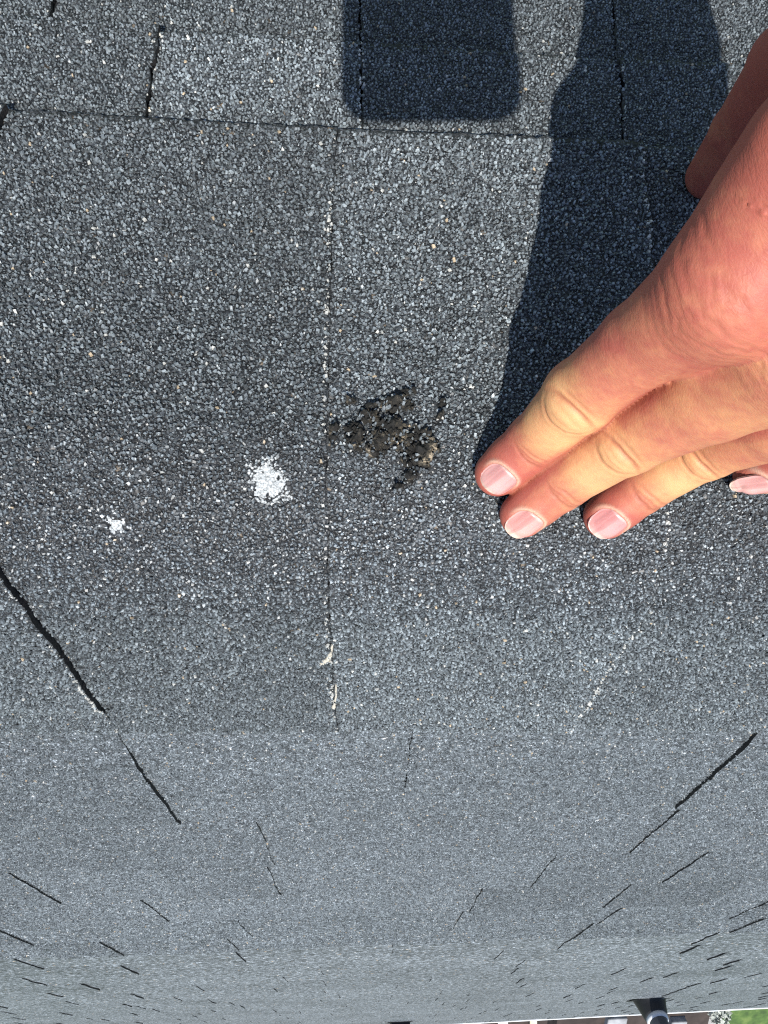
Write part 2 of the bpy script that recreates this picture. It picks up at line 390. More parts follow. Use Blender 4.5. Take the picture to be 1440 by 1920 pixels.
CB, CS = [4.6, 4.9, 5.0, 5.0, 5.0], [3.3, .9, 2.2, 2.9, 2.9]
CUR = [1]
def cap_h(u, v, s):
    sag = .6 * noise(s * .02, v * .02, 2) * 2
    e = np.maximum(0, (np.abs(v) - 120) / 37.)
    return CB[CUR[0]] + CS[CUR[0]] * u * (1 - (.9 * np.clip((v - 116) / 14, 0, 1) if CUR[0] == 0 else 0)) + sag + np.where(v < 0, 1.5, -.9) * e + .25 * noise(s * .1, v * .1, 2)
CTINT = [1.08, 1.02, 1.30, 1.15, 1.1]  # middle cap tinted lighter than its left neighbour: tilt shading put into the colour
for i in range(len(joints) - 1):
    L0, R0 = joints[i], joints[i + 1]; CUR[0] = i
    def sl(v, L0=L0): return L0(v)
    def sr(v, R0=R0): return R0(v)
    t = CTINT[i]
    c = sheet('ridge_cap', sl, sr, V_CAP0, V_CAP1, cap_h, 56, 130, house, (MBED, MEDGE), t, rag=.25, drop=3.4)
    sm = float(np.min(sl(np.linspace(V_CAP0, V_CAP1, 30)))); sM = float(np.max(sr(np.linspace(V_CAP0, V_CAP1, 30))))
    s, v = scatter(sm - 1, sM + 1, V_CAP0, V_CAP1, 1.09); nsmall = len(s)
    s2_, v2_ = scatter(sm - 1, sM + 1, V_CAP0, V_CAP1, 1.60)
    big = np.concatenate([np.zeros(len(s), bool), np.ones(len(s2_), bool)]); s = np.concatenate([s, s2_]); v = np.concatenate([v, v2_])
    a = sl(v); b = sr(v)
    edge_j = .35 * noise(s * 1.1, v * 1.1)
    ve0 = V_CAP0 + 1.6 * noise(s * .10, 2.2, 2); 
    k = (s > a + .35 + edge_j) & (s < b - .25 + edge_j) & (v > ve0 + 1.1)
    s, v, a, b, big = s[k], v[k], a[k], b[k], big[k]
    sp = spot(s, v)
    wm = np.maximum(white(s, v, 0), white(s, v, 1))
    k = (wm < .05) | (rng.random(len(s)) < .0)
    k &= ~((sp > -.45) & (sp < 0) & (rng.random(len(s)) < .48 + .6 * sp))
    k &= (sp < -.02) | (rng.random(len(s)) < np.where(sp < .2, .40, .16))
    s, v, a, b, sp, big = s[k], v[k], a[k], b[k], sp[k], big[k]
    u = (s - a) / (b - a)
    rad = np.where(big, rng.uniform(.58, 1.0, len(s)), rng.uniform(.35, .66, len(s)))
    tone = rng.random(len(s))
    cl = noise(s * .09 + 3, v * .09, 3)
    tone = np.where(tone < .95, np.clip(tone * (1 + .40 * cl), 0, .965), tone)
    near_edge = (b - s < 1.7) & (rng.random(len(s)) < .50 + .8 * noise(v * .05, 7.7))
    if i > 2: near_edge &= rng.random(len(s)) < .07
    tone[near_edge] = rng.choice([.99, .996, .996, .991, .95], near_edge.sum())
    if i == 2:
        near2 = (s - a < 1.0); tone[near2] *= .5
    rimm = (sp > -.4) & (sp < .1); tone[rimm] *= np.where(rng.random(rimm.sum()) < .7, .35, 1)
    mark = (sp > -.9) & (sp < 0) & (rng.random(len(s)) < .05); tone[mark] = .996
    h = cap_h(u, v, s) + rng.uniform(-.3, .3, len(s)) + np.where(big, .15, -.05) + np.where(sp > 0, rng.uniform(0, 3.0, len(s)), 0)
    granules('granules', s[big], v[big], h[big], rad[big], c, t, 4, tone[big], tilt=.30)
    granules('fine_granules', s[~big], v[~big], h[~big], rad[~big], c, t, 3, tone[~big], tilt=.42)
    if i == 2:
        cap_mid = c

# further caps along the ridge, outside the frame
CUR[0] = 3
lc_ = [joints[0]] + far_caps[0]; rc_ = [joints[-1]] + far_caps[1]
for i in range(9):
    for sl, sr in ((lc_[i + 1], lc_[i]), (rc_[i], rc_[i + 1])):
        sheet('ridge_cap', sl, sr, V_CAP0, V_CAP1, cap_h, 10, 40, house, (MSIDE, MEDGE), 1.0, rag=.3, drop=3.4)
# worn patch of bare asphalt on the middle cap
CUR[0] = 2
g = .42
ss = np.arange(-19.2, 36, g); vv = np.arange(-56, -6, g)
A, B = np.meshgrid(ss, vv, indexing='ij')
m = spot(A, B)
uu = (A - J0(B)) / (JR(B) - J0(B))
hh = cap_h(uu, B, A) + .5 + np.clip(m + .1, 0, .5) * 4.5 + 8.5 * noise(A * .24, B * .24, 3) * np.clip(m * 3 + .5, 0, 1) + 1.6 * noise(A * 1.0, B * 1.0, 2) - .4
pit = noise(A * .22 + 50, B * .22 + 9, 2)
hh -= np.clip(pit - .08, 0, 1) * 16 * np.clip(m * 3, 0, 1)
hh = np.where(m < -.12, hh - .8, hh)
P = S(A, B, hh).reshape(-1, 3)
ix = np.arange(A.size).reshape(A.shape)
q = np.stack([ix[:-1, :-1], ix[:-1, 1:], ix[1:, 1:], ix[1:, :-1]], -1).reshape(-1, 4)
keep = (m.ravel()[q].max(1) > -.14) & (A.ravel()[q].min(1) > J0(B).ravel()[q].max(1) + .2)
used = np.unique(q[keep]); mp = np.zeros(A.size, int); mp[used] = np.arange(len(used))
bp_ = link_mesh('bare_patch', P[used], mp[q[keep]], [MBARE], cap_mid, smooth=False)
bp_['label'] = 'brown crumbling patch of bare asphalt'
# loose dark crumbs and displaced granules in the patch
n = 260
cs = rng.uniform(-18, 34, n * 4); cv = rng.uniform(-54, -8, n * 4); k = (spot(cs, cv) > -.15); cs, cv = cs[k][:n], cv[k][:n]
u = (cs - J0(cv)) / (JR(cv) - J0(cv))
granules('loose_granules', cs, cv, cap_h(u, cv, cs) + rng.uniform(.8, 2.2, len(cs)), radii(len(cs), .4, 1.1), cap_mid, .9, 5, np.clip(rng.random(len(cs)) ** .8, 0, .98), tilt=.7)

CUR[0] = 1
n = 380
cs = rng.uniform(-18, 34, n * 5); cv = rng.uniform(-54, -8, n * 5); k = (spot(cs, cv) > -.05); cs, cv = cs[k][:n], cv[k][:n]
u = (cs - J0(cv)) / (JR(cv) - J0(cv))
granules('asphalt_crumbs', cs, cv, cap_h(u, cv, cs) + rng.uniform(.6, 2.6, len(cs)), radii(len(cs), .6, 1.7), cap_mid, .9, 5, None, MBARE, tilt=.95, flat=(.4, 1.1))
# white paint splashes: the granules they cover and the crust between them
for i, (cs, cv, r, th, lab) in enumerate(wps):
    s, v = scatter(cs - 2 * r, cs + 2 * r, cv - 2 * r, cv + 2 * r, 1.0)
    wm = white(s, v, i)
    k = (wm > -.02) & (rng.random(len(s)) < (.80 if i == 0 else .55)); s, v = s[k], v[k]
    LJ = JL(v); RJ = J0(v)
    h = cap_h((s - LJ) / (RJ - LJ), v, s)
    root = thing('paint_splash', tuple(W(S(cs, cv, 7.0))), lab, 'paint splash', 'white splashes on the ridge')
    o = granules('painted_granules', s, v, h, radii(len(s), .55, 1.05), root, 1.0, 5, None, MPAINT, tilt=.25)
    g2 = .35
    A, B = np.meshgrid(np.arange(cs - 1.8 * r, cs + 1.8 * r, g2), np.arange(cv - 1.8 * r, cv + 1.8 * r, g2), indexing='ij')
    LJ = JL(B); RJ = J0(B)
    H = cap_h((A - LJ) / (RJ - LJ), B, A) + .28 + .55 * noise(A * .9, B * .9, 2)
    mk = white(A, B, i) + .55 * noise(A * .75 + 60, B * .75, 2) - .02
    ix = np.arange(A.size).reshape(A.shape)
    q = np.stack([ix[:-1, :-1], ix[:-1, 1:], ix[1:, 1:], ix[1:, :-1]], -1).reshape(-1, 4)
    keep = mk.ravel()[q].min(1) > (.22 if i == 0 else .28)
    used = np.unique(q[keep]); mp = np.zeros(A.size, int); mp[used] = np.arange(len(used))
    link_mesh('paint_crust', S(A, B, H).reshape(-1, 3)[used], mp[q[keep]], [MPAINT], root)

# dried cream runs along the joint, on the far side of the ridge
def run(pts, wid, lab, name='dried_drip'):
    hp = np.array([hit(*p)[:2] for p in pts]); root = None
    t = np.linspace(0, 1, 40 * (len(pts) - 1)); tt = np.linspace(0, 1, len(pts))
    s = np.interp(t, tt, hp[:, 0]); v = np.interp(t, tt, hp[:, 1])
    w = np.interp(t, tt, wid) * hit(*pts[0])[2] / F
    n = 3
    sj = np.repeat(s, n) + rng.normal(0, 1, len(s) * n) * np.repeat(w, n) * .5; vj = np.repeat(v, n) + rng.normal(0, .6, len(s) * n)
    h = np.full(len(sj), 7.4 if v.mean() < 157 else base_top(s.mean(), v.mean()))
    if v.mean() < 157:
        LJ = JL(vj); RJ = J0(vj); u = (sj - LJ) / (RJ - LJ); u = np.where(u > 1, .0, u)
        h = cap_h(np.clip(u, 0, 1), vj, sj) + .55
    o = granules(name, sj, vj, h, radii(len(sj), .28, .6), None, 1, 5, None, MCHALK, tilt=.2)
    del o['kind']; tag(o, lab, 'dried drip', 'cream drips along the cap joint')
def base_top(s, v): return 4.0
run([(623, 1186), (620, 1200), (613, 1210), (604, 1216)], [.6, 1.8, 3, 2], 'widest cream drip crossing the cap joint below the worn spot')
run([(630, 1262), (630, 1283), (627, 1298), (625, 1302)], [.5, .5, 1, 2], 'thin cream drip at the lower end of the cap joint')

# ------------------------------------------------------------------ far slope: courses of strip shingles with raised tabs
EXPO = 149.0
def SHR(s): return -.05 * (np.asarray(s, float) - 300)
vk = [156.9 + EXPO * i for i in range(50)]
_e0 = hit(875, 1917); _e1 = hit(1440, 1887.5)
def vend(s): return _e0[1] + (np.asarray(s, float) - _e0[0]) * (_e1[1] - _e0[1]) / (_e1[0] - _e0[0])
def strip_h(k):
    def f(u, v, s): return 1.0 + 3.3 * (v - vk[k]) / EXPO + .3 * noise(s * .01, v * .02, 2)
    return f
def srange(v):
    c = S(0., v); _, _, z = proj(c)
    half = max(z * .62, 1100.); mid = hit_mid(v)
    return mid - half, mid + half
def hit_mid(v):
    # s of the roof point seen in the middle column of the photo at this v
    lo, hi = -3000., 6000.
    for _ in range(40):
        m_ = (lo + hi) / 2
        x, y, z = proj(S(m_, v))
        if x < 720: lo = m_
        else: hi = m_
    return lo
known = {}   # course -> list of (s at v_k, side)   side 'L': raised tab left of the slit, 'R': raised right of it
for a, b, side in [((218, 1372), (332, 1515), 'L'), ((1432, 1353), (1270, 1492), 'R'), ((478, 1518), (508, 1600), 'L'), ((1288, 1500), (1178, 1585), 'R'),
                   ((508, 1610), (518, 1670), 'L'), ((1050, 1592), (997, 1647), 'R'), ((1318, 1585), (1236, 1641), 'R'), ((15, 1627), (112, 1684), 'L'),
                   ((268, 1680), (318, 1722), 'L'), ((910, 1658), (870, 1708), 'R'), ((1187, 1648), (1127, 1692), 'R'), ((1168, 1695), (1125, 1722), 'R'),
                   ((1375, 1682), (1302, 1715), 'R'), ((1120, 1722), (1085, 1745), 'R'), ((1080, 1745), (1048, 1775), 'R'), ((0, 1738), (62, 1763), 'L'), ((450, 1720), (472, 1750), 'L'),
                   ((1430, 1715), (1375, 1740), 'R'), ((1352, 1740), (1300, 1764), 'R'), ((868, 1710), (843, 1738), 'R'), ((190, 1758), (228, 1785), 'L'), ((428, 1755), (452, 1780), 'L')]:
    ha, hb = hit(*a), hit(*b)
    vm = (ha[1] + hb[1]) / 2; vm -= float(SHR((ha[0] + hb[0]) / 2)); k = int(np.clip(round((vm - vk[0]) / EXPO - .5), 0, 40))
    s0 = (ha[0] + hb[0]) / 2 + KF * (vk[k] - vm); print('slit', a, k, round((vm - vk[0]) / EXPO - .5, 2))
    known.setdefault(k, []).append((s0, side))
tabs = []
rt = random.Random(21)
NC = 42
for k in range(NC):
    v0, v1 = vk[k], vk[k + 1]
    a, b = srange(v1)
    if k == 0: a, b = a - 60, b + 60
    if v0 > vend(a) - 4: continue
    # the strip
    st = max(1, int((b - a) / 1000))
    cuts = [a] + sorted(rt.uniform(a, b) for _ in range(min(st, 3))) + [b]
    if k == 0: cuts = [a, hit(752, 1440)[0], b]
    if k == 1: cuts = [a, hit(405, 1565)[0], b]
    for c0, c1 in zip(cuts[:-1], cuts[1:]):
        if v0 > vend(c0) - 4 or c1 - c0 < 60: 
            if c1 - c0 >= 60 or v0 > vend(c0) - 4: continue
        lx, rx = c0 + .25, c1 - .15
        tnt = rt.uniform(1.03, 1.14)
        o = sheet('shingle', lambda v, s=lx, q=v0: s + KF * (v - q), lambda v, s=rx, q=v0: s + KF * (v - q), v0 - (40 if k else 60), v1, strip_h(k),
                  max(4, int((c1 - c0) / (12 if k < 3 else 60))), 16 if k < 3 else 5, house, (MB_ if k < 4 else MFAR, MEDGE), tnt, rag=.5 if k < 4 else 1.0, vend=vend, drop=3.0)
        if k < 6:
            gsp = [1.4, 1.75, 2.25, 2.9, 3.6, 4.5][k]
            s, v = scatter(c0 - 3, c1 + 20, v0 + (.5 if k else -24), v1, gsp)
            q = (s > c0 + KF * (v - v0) + .3) & (s < c1 + KF * (v - v0) - .2); s, v = s[q], v[q]
            for (s0, sd_) in []: pass
            granules('granules', s, v + SHR(s), strip_h(k)(0, v, s), radii(len(s), .45, 1.0) * [1.15, 1.25, 1.4, 1.6, 1.85, 2.1][k], o, tnt, 3, tilt=.4)
    # the raised tabs
    kn = sorted(known.get(k, []))
    spans = []
    for (s0, sd_) in kn:
        w = rt.uniform(90, 190)
        spans.append((s0 - w, s0) if sd_ == 'L' else (s0, s0 + w))
    lo_free = min([p[0] for p in spans], default=None); hi_free = max([p[1] for p in spans], default=None)
    if lo_free is None:
        mid = hit_mid((v0 + v1) / 2); x = a + rt.uniform(0, 120)
        while x < b:
            w = rt.uniform(70, 190)
            spans.append((x, x + w)); x += w + rt.uniform(80, 300) * (1 if k > 8 else 1.4)
    else:
        x = hi_free + rt.uniform(60, 150)
        while x < b and k > 3:
            w = rt.uniform(80, 190); spans.append((x, x + w)); x += w + rt.uniform(120, 330)
        x = lo_free - rt.uniform(60, 150)
        while x > a and k > 3:
            w = rt.uniform(80, 190); spans.append((x - w, x)); x -= w + rt.uniform(60, 260)
    spans.sort(); last = -1e9
    for (p, q) in spans:
        p = max(p, last + 14)
        if q - p < 30 or p > b or q < a: continue
        last = q
        if v0 > vend(p) - 6: continue
        tabs.append((k, p, q))
for (k, p, q) in tabs:
    v0, v1 = vk[k], vk[k + 1]
    th = 2.7 if k == 0 else rt.uniform(1.5, 2.2) if k < 4 else rt.uniform(1.5, 2.8)
    tnt = rt.uniform(.90, 1.12)
    w0, w1 = rt.uniform(-3, 3), rt.uniform(-3, 3); ph = rt.uniform(0, 50)
    wob = 1.5 if k < 6 else 3.0
    hfun = lambda u, v, s, k=k, th=th, ph=ph: strip_h(k)(0, v, s) + th * np.clip((v - vk[k]) / 30 + .3, .3, 1) * (1 + .6 * noise(v * .045 + ph, s * .006, 2))
    o = sheet('shingle_tab', lambda v, s=p, q_=v0, ph=ph: s + KF * (v - q_) + wob * 2 * noise(v * .03 + ph, 1.1, 2), lambda v, s=q, q_=v0, ph=ph: s + KF * (v - q_) + wob * 2 * noise(v * .03 + ph + 20, 4.1, 2),
              v0 + (.5 if k else -25), v1 + rt.uniform(-.5, 1.5), hfun, max(3, int((q - p) / (12 if k < 3 else 60))), 18 if k < 4 else 6, house, (MB_ if k < 4 else MFAR, MEDGE), tnt, rag=.4 if k < 4 else .8, vend=vend, drop=th + 1.2)
    if k < 6:
        gsp = [1.4, 1.75, 2.25, 2.9, 3.6, 4.5][k]
        s, v = scatter(p - 5, q + 20, v0 + (.5 if k else -24), v1, gsp)
        m_ = (s > p + KF * (v - v0) + .6) & (s < q + KF * (v - v0) - .6); s, v = s[m_], v[m_]
        granules('granules', s, v + SHR(s), hfun(0, v, s), radii(len(s), .45, 1.0) * [1.15, 1.25, 1.4, 1.6, 1.85, 2.1][k], o, tnt, 3, tilt=.4)
print('tabs', len(tabs))

# ------------------------------------------------------------------ near slope, behind the caps
_dn = unit([230 / F, -5450 / F, 1.]) if False else None
def near_line(p0, p1):
    a, b = hit(*p0)[:2], hit(*p1)[:2]
    return lambda v: a[0] + (np.asarray(v, float) - a[1]) * (b[0] - a[0]) / (b[1] - a[1])
VN0 = hit(420, 70)[1]     # butt line of the first course below the caps
print('VN0', VN0)
NL = [near_line((-330, 40), (-330, 200)), near_line((300, 62), (275, 237)), near_line((674, 0), (678, 225)), near_line((1157, 0), (1165, 280)), near_line((1700, 10), (1720, 280))]
def near_h(top, base=1.0):
    return lambda u, v, s: base + top * (np.clip(-(v + 157), 0, 143) / 143.) + .25 * noise(s * .03, v * .03, 2)
NT = [1.04, 1.38, 1.08, 1.08]
NH = [3.4, .8, 1.0, 1.9]
for i in range(4):
    sl, sr = NL[i], NL[i + 1]
    hf = (lambda hb: (lambda u, v, s: hb + .012 * (-150 - v) + .3 * noise(s * .03, v * .03, 2)))(NH[i])
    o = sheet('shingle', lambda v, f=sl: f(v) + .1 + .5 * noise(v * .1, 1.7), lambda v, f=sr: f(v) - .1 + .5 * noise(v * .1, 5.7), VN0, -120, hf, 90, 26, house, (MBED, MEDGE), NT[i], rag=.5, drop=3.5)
    s, v = scatter(-230, 330, VN0, -155, 1.2)
    k = (s > sl(v) + .3) & (s < sr(v) - .25) & (v > VN0 + .6 + 1.2 * noise(s * .2, 9.1)); s, v = s[k], v[k]
    tone = rng.random(len(s))
    ed = (sr(v) - s < 1.3) | (s - sl(v) < 1.3); tone[ed & (rng.random(len(s)) < .25)] = .991
    granules('granules', s, v, hf(0, v, s) + rng.uniform(-.2, .2, len(s)), radii(len(s), .46, 1.02), o, NT[i], 4, tone)
NL2 = [near_line((-330, 0), (-330, 60)), near_line((96, 0), (88, 28)), near_line((676, 0), (676, 60)), near_line((1154, 0), (1158, 60)), near_line((1700, 10), (1720, 280))]
NH2 = [-1.6, -4.4, -3.6, -3.0]; NT2 = [1.08, 1.05, .98, .95]
for i in range(4):
    sl, sr = NL2[i], NL2[i + 1]
    hf = (lambda hb: (lambda u, v, s: hb + .5 + .012 * (VN0 - v) + .3 * noise(s * .03, v * .03, 2)))(NH2[i])
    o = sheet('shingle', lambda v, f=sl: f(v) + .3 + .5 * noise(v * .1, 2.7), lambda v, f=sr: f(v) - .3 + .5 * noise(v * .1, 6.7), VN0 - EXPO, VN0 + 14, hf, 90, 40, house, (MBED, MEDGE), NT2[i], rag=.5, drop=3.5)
    s, v = scatter(-230, 330, VN0 - 75, VN0 - .3, 1.2)
    k = (s > sl(v) + .3) & (s < sr(v) - .25); s, v = s[k], v[k]
    granules('granules', s, v, hf(0, v, s) + rng.uniform(-.2, .2, len(s)), radii(len(s), .46, 1.02), o, NT2[i], 4)

for (sa, sb) in ((-1700., None), (None, 1900.)):
    for (v0_, v1_, h_, NLx) in ((VN0, -120, 1.4, NL), (VN0 - EXPO, VN0 + 14, -2.2, NL2)):
        fl_ = (lambda v, q=sa: q + 0 * np.asarray(v, float)) if sa is not None else NLx[-1]
        fr_ = NLx[0] if sa is not None else (lambda v, q=sb: q + 0 * np.asarray(v, float))
        sheet('shingle', fl_, fr_, v0_, v1_, (lambda u, v, s, h_=h_: h_ + .012 * (-150 - v) + 0 * s), 40, 6, house, (MSIDE, MEDGE), 1.0, rag=.4, drop=3.5)
# decking under the shingles on both slopes, and the house below
DECK = simple('roof_felt', (.03, .03, .032), .9, .2, 40, .3)
s_l, s_r = -3500., 6500.
P = []
for s in (s_l, s_r):
    for v in (-4700., VN0 - EXPO + 4, -45, 0, 45, 157):
        P.append(S(s, v, -8.5))
    P.append(S(s, float(vend(s)), -5.0))
n_ = 7
fc = [[i, i + 1, n_ + i + 1, n_ + i] for i in range(n_ - 1)]
link_mesh('roof_deck', np.array(P), np.array(fc), [DECK], house)
P = []
for s in (s_l, s_r):
    for v in (-4700., VN0 - EXPO + 4): P.append(S(s, v, -5.2))
link_mesh('near_slope_shingles', np.array(P), np.array([[0, 1, 3, 2]]), [MB_], house, color=(1, 1, 1))
# white drip edge along the far edge of the roof
MWHITE = simple('white_metal', (.82, .83, .84), .4, .5)
def dstrip(name, off0, off1, h0, h1, mat):
    P = []; ns = 60
    ss_ = np.linspace(s_l, s_r, ns + 1)
    for s in ss_:
        ve = float(vend(s))
        P += [S(s, ve + off0, h0), S(s, ve + off1, h0), S(s, ve + off1, h1), S(s, ve + off0, h1)]
    f = []
    for i in range(ns):
        a = 4 * i; b = a + 4
        for j in range(4): f.append([a + j, a + (j + 1) % 4, b + (j + 1) % 4, b + j])
    f.append([0, 1, 2, 3]); f.append([4 * ns + 3, 4 * ns + 2, 4 * ns + 1, 4 * ns])
    return link_mesh(name, np.array(P), np.array(f), [mat], house)
dstrip('drip_edge', -4, 115, 1.0, 6.0, MWHITE)
dstrip('fascia', 8, 30, -190, .4, MWHITE)
MWALL = simple('house_wall', (.55, .53, .48), .8, .3, 6, .1)
zeave = W(S(0., 4600.))[2]
addbox('wall', (1.5, -.2, (zeave - .55) / 2), (9.6, 6.2, zeave - .55), MWALL, house)

# ------------------------------------------------------------------ ground beyond the eave
def gpt(px, py, z=0.0):
    d = ray(px, py); o = W(CAM); t = (z - o[2]) / d[2]
    return o + d * t
def msheet(name, poly, z, mat, label=None):
    v = [(x, y, z) for x, y in poly]
    o = link_mesh(name, np.array(v), np.array([list(range(len(v)))]), [mat], world=True); o['kind'] = 'structure'; return o
m, n, b = newmat('lawn_grass')
t = n.nodes.new('ShaderNodeTexNoise'); t.inputs['Scale'].default_value = 9; t.inputs['Detail'].default_value = 8
g_ = n.nodes.new('ShaderNodeNewGeometry'); n.links.new(g_.outputs['Position'], t.inputs['Vector'])
r = ramp(n, [(.35, (.030, .062, .012)), (.52, (.055, .105, .020)), (.68, (.10, .15, .035))]); n.links.new(t.outputs[0], r.inputs[0]); n.links.new(r.outputs[0], b.inputs['Base Color'])
b.inputs['Roughness'].default_value = .9
MLAWN = m
msheet('lawn', [(-250, -300), (300, -300), (300, 200), (-250, 200)], 0, MLAWN)
MPATIO = simple('patio_concrete', (.30, .295, .29), .85, .3, 5, .25)
gl = gpt(800, 1900); gr = gpt(1352, 1905)
pat_x1 = gpt(1355, 1910)[0]
y_mid = gpt(1200, 1912)[1]
print('ground', gl, gr, gpt(875, 1920), gpt(1440, 1890))
msheet('patio', [(-3, y_mid - 5.5), (pat_x1, y_mid - 5.5), (pat_x1, y_mid + 4.5), (-3, y_mid + 4.5)], .004, MPATIO)

# vent pipe standing on the far slope
MBLK = simple('black_rubber', (.012, .012, .013), .55, .4)
MPIPE = simple('dark_pipe', (.045, .05, .06), .35, .5)
MSILV = simple('clamp_metal', (.55, .57, .6), .3, .6)
hp = hit(1216, 1871)
base = W(S(hp[0], hp[1], 3.0))
tp = thing('vent_pipe', tuple(base), 'black plumbing vent pipe with tapered rubber boot standing near the white roof edge', 'vent pipe')
def lathe(name, prof_, mat, parent, n=28, shear=None, o=base):
    V = []
    for (r, z) in prof_:
        for i in range(n):
            a = 2 * math.pi * i / n
            x, y = r * math.cos(a), r * math.sin(a)
            zz = z
            if shear: zz = z + y * math.tan(PITCH) * shear(z)
            V.append((o[0] + x, o[1] + y, o[2] + zz))
    Fq = []
    for j in range(len(prof_) - 1):
        for i in range(n): Fq.append([j * n + i, j * n + (i + 1) % n, (j + 1) * n + (i + 1) % n, (j + 1) * n + i])
    return link_mesh(name, np.array(V), np.array(Fq), [mat], parent, smooth=True, world=True)
sh = lambda z: max(0, 1 - z / .06)
lathe('boot', [(.060, -.004), (.058, .004), (.050, .035), (.043, .066), (.040, .072), (.032, .073)], MBLK, tp, shear=sh)
lathe('collar', [(.0335, .070), (.0390, .071), (.0395, .082), (.0375, .088), (.033, .089)], MSILV, tp)
lathe('pipe', [(.0320, -.02), (.0320, .30), (.0285, .30), (.0285, .02)], MPIPE, tp)
# flashing plate under the boot
fl = np.array([S(hp[0] + a * 62, hp[1] + b_, 5.2) for a, b_ in ((-1, -45), (1, -45), (1, 70), (-1, 70))] + [S(hp[0] + a * 62, hp[1] + b_, 7.0) for a, b_ in ((-1, -45), (1, -45), (1, 70), (-1, 70))])
link_mesh('flashing', fl, np.array([[3, 2, 1, 0], [4, 5, 6, 7], [0, 1, 5, 4], [1, 2, 6, 5], [2, 3, 7, 6], [3, 0, 4, 7]]), [MBLK], tp)

# low black roof vent box
hv = hit(752, 1913)
bv = thing('roof_vent', tuple(W(S(hv[0], hv[1], 3.0))), 'low square black roof vent at the very bottom edge of the picture', 'roof vent')
def slopebox(name, s0, s1, v0, v1, h0, h1, mat, parent, inset=0):
    P = [S(s0, v0, h0), S(s1, v0, h0), S(s1, v1, h0), S(s0, v1, h0), S(s0 + inset, v0 + inset, h1), S(s1 - inset, v0 + inset, h1), S(s1 - inset, v1 - inset, h1), S(s0 + inset, v1 - inset, h1)]
    return link_mesh(name, np.array(P), np.array([[3, 2, 1, 0], [4, 5, 6, 7], [0, 1, 5, 4], [1, 2, 6, 5], [2, 3, 7, 6], [3, 0, 4, 7]]), [mat], parent)
w2 = 22 * hv[2] / F
slopebox('hood', hv[0] - w2, hv[0] + w2, hv[1] + 10, hv[1] + 150, 30, 75, MBLK, bv, 6)
slopebox('throat', hv[0] - w2 + 12, hv[0] + w2 - 12, hv[1] + 20, hv[1] + 140, 0, 32, MBLK, bv)
slopebox('flange', hv[0] - w2 - 1, hv[0] + w2 + 1, hv[1] - 4, hv[1] + 190, 4.6, 6.2, MBLK, bv)

# things on the patio seen just past the roof edge
MTIM = simple('pale_timber', (.50, .43, .31), .7, .3, 8, .25)
MDK = simple('dark_timber', (.035, .026, .022), .8, .3, 8, .4)
MPOST = simple('white_post', (.78, .77, .73), .6, .3)
MSTONE = simple('grey_block', (.26, .265, .275), .85, .3, 9, .35)
def local(px, py, z): return gpt(px, py, z)
# dark pergola with pale beams
pc = local(960, 1914, 2.0)
pg = thing('pergola', (pc[0], pc[1], 0), 'dark open pergola with pale cross beams below the roof edge', 'pergola')
zz = 2.0
xa, xb = local(868, 1919, zz)[0], local(1030, 1912, zz)[0]
ya = pc[1]
addbox('top_board', ((xa + xb) / 2, ya - .1, zz - .05), (xb - xa, 1.6, .04), MDK, pg)
for f_, w_, mt in ((.06, .22, MTIM), (.47, .075, MPOST), (.82, .055, MTIM)):
    addbox('beam', (xa + (xb - xa) * f_, ya - .1, zz + .01), (w_, 1.7, .05), mt, pg, rot=[[1, -.12, 0], [.12, 1, 0], [0, 0, 1]])
for sx in (0.02, .98):
    for sy in (-.8, .6):
        addbox('post', (xa + (xb - xa) * sx, ya + sy, (zz - .07) / 2), (.1, .1, zz - .07), MDK, pg)
# raised stone border with blocks
c = local(1180, 1907, .35)
stone_root = thing('stone_planter', (c[0], c[1], 0), 'grey block planter with dark soil between the pipe and the lawn', 'planter')
xa, xb = local(1040, 1912, .35)[0], local(1345, 1900, .35)[0]
yy = local(1200, 1908, .35)[1]
rs = random.Random(5)
x = xa
addbox('soil', ((xa + xb) / 2, yy - .05, .16), (xb - xa - .1, 1.5, .30), MDK, stone_root)
while x < xb - .12:
    w_ = rs.uniform(.16, .34)
    for ry in (-.62, -.2, .25, .7):
        if rs.random() < .62:
            addbox('block', (x + w_ / 2, yy + ry + rs.uniform(-.08, .08), .19), (w_ - .03, .34, .38 + rs.uniform(-.03, .03)), MSTONE, stone_root, bev=.012)
    x += w_
# flowering shrub next to the lawn
MLF = simple('pale_leaf', (.35, .37, .33), .7, .3)
MLF2 = simple('stem_bark', (.06, .045, .035), .8, .3)
c = local(1350, 1897, .4)
sh_ = thing('shrub', (c[0], c[1], 0), 'pale flowering shrub at the corner of the lawn', 'shrub')
n = 700
d = rng.normal(0, 1, (n, 3)); d /= np.linalg.norm(d, axis=1)[:, None]
pos = d * (rng.random((n, 1)) ** .4) * [.12, .2, .2] + [c[0], c[1], .34]
a1 = rng.normal(0, 1, (n, 3)); a1 /= np.linalg.norm(a1, axis=1)[:, None]; a2 = np.cross(a1, d); a2 /= np.linalg.norm(a2, axis=1)[:, None]
sz = rng.uniform(.018, .04, (n, 1))
V = np.stack([pos - a1 * sz, pos + a2 * sz * .5, pos + a1 * sz, pos - a2 * sz * .5], 1).reshape(-1, 3)
link_mesh('foliage', V, np.arange(n * 4).reshape(n, 4), [MLF], sh_, world=True)['kind'] = 'stuff'
addbox('stem', (c[0], c[1], .15), (.04, .04, .3), MLF2, sh_)

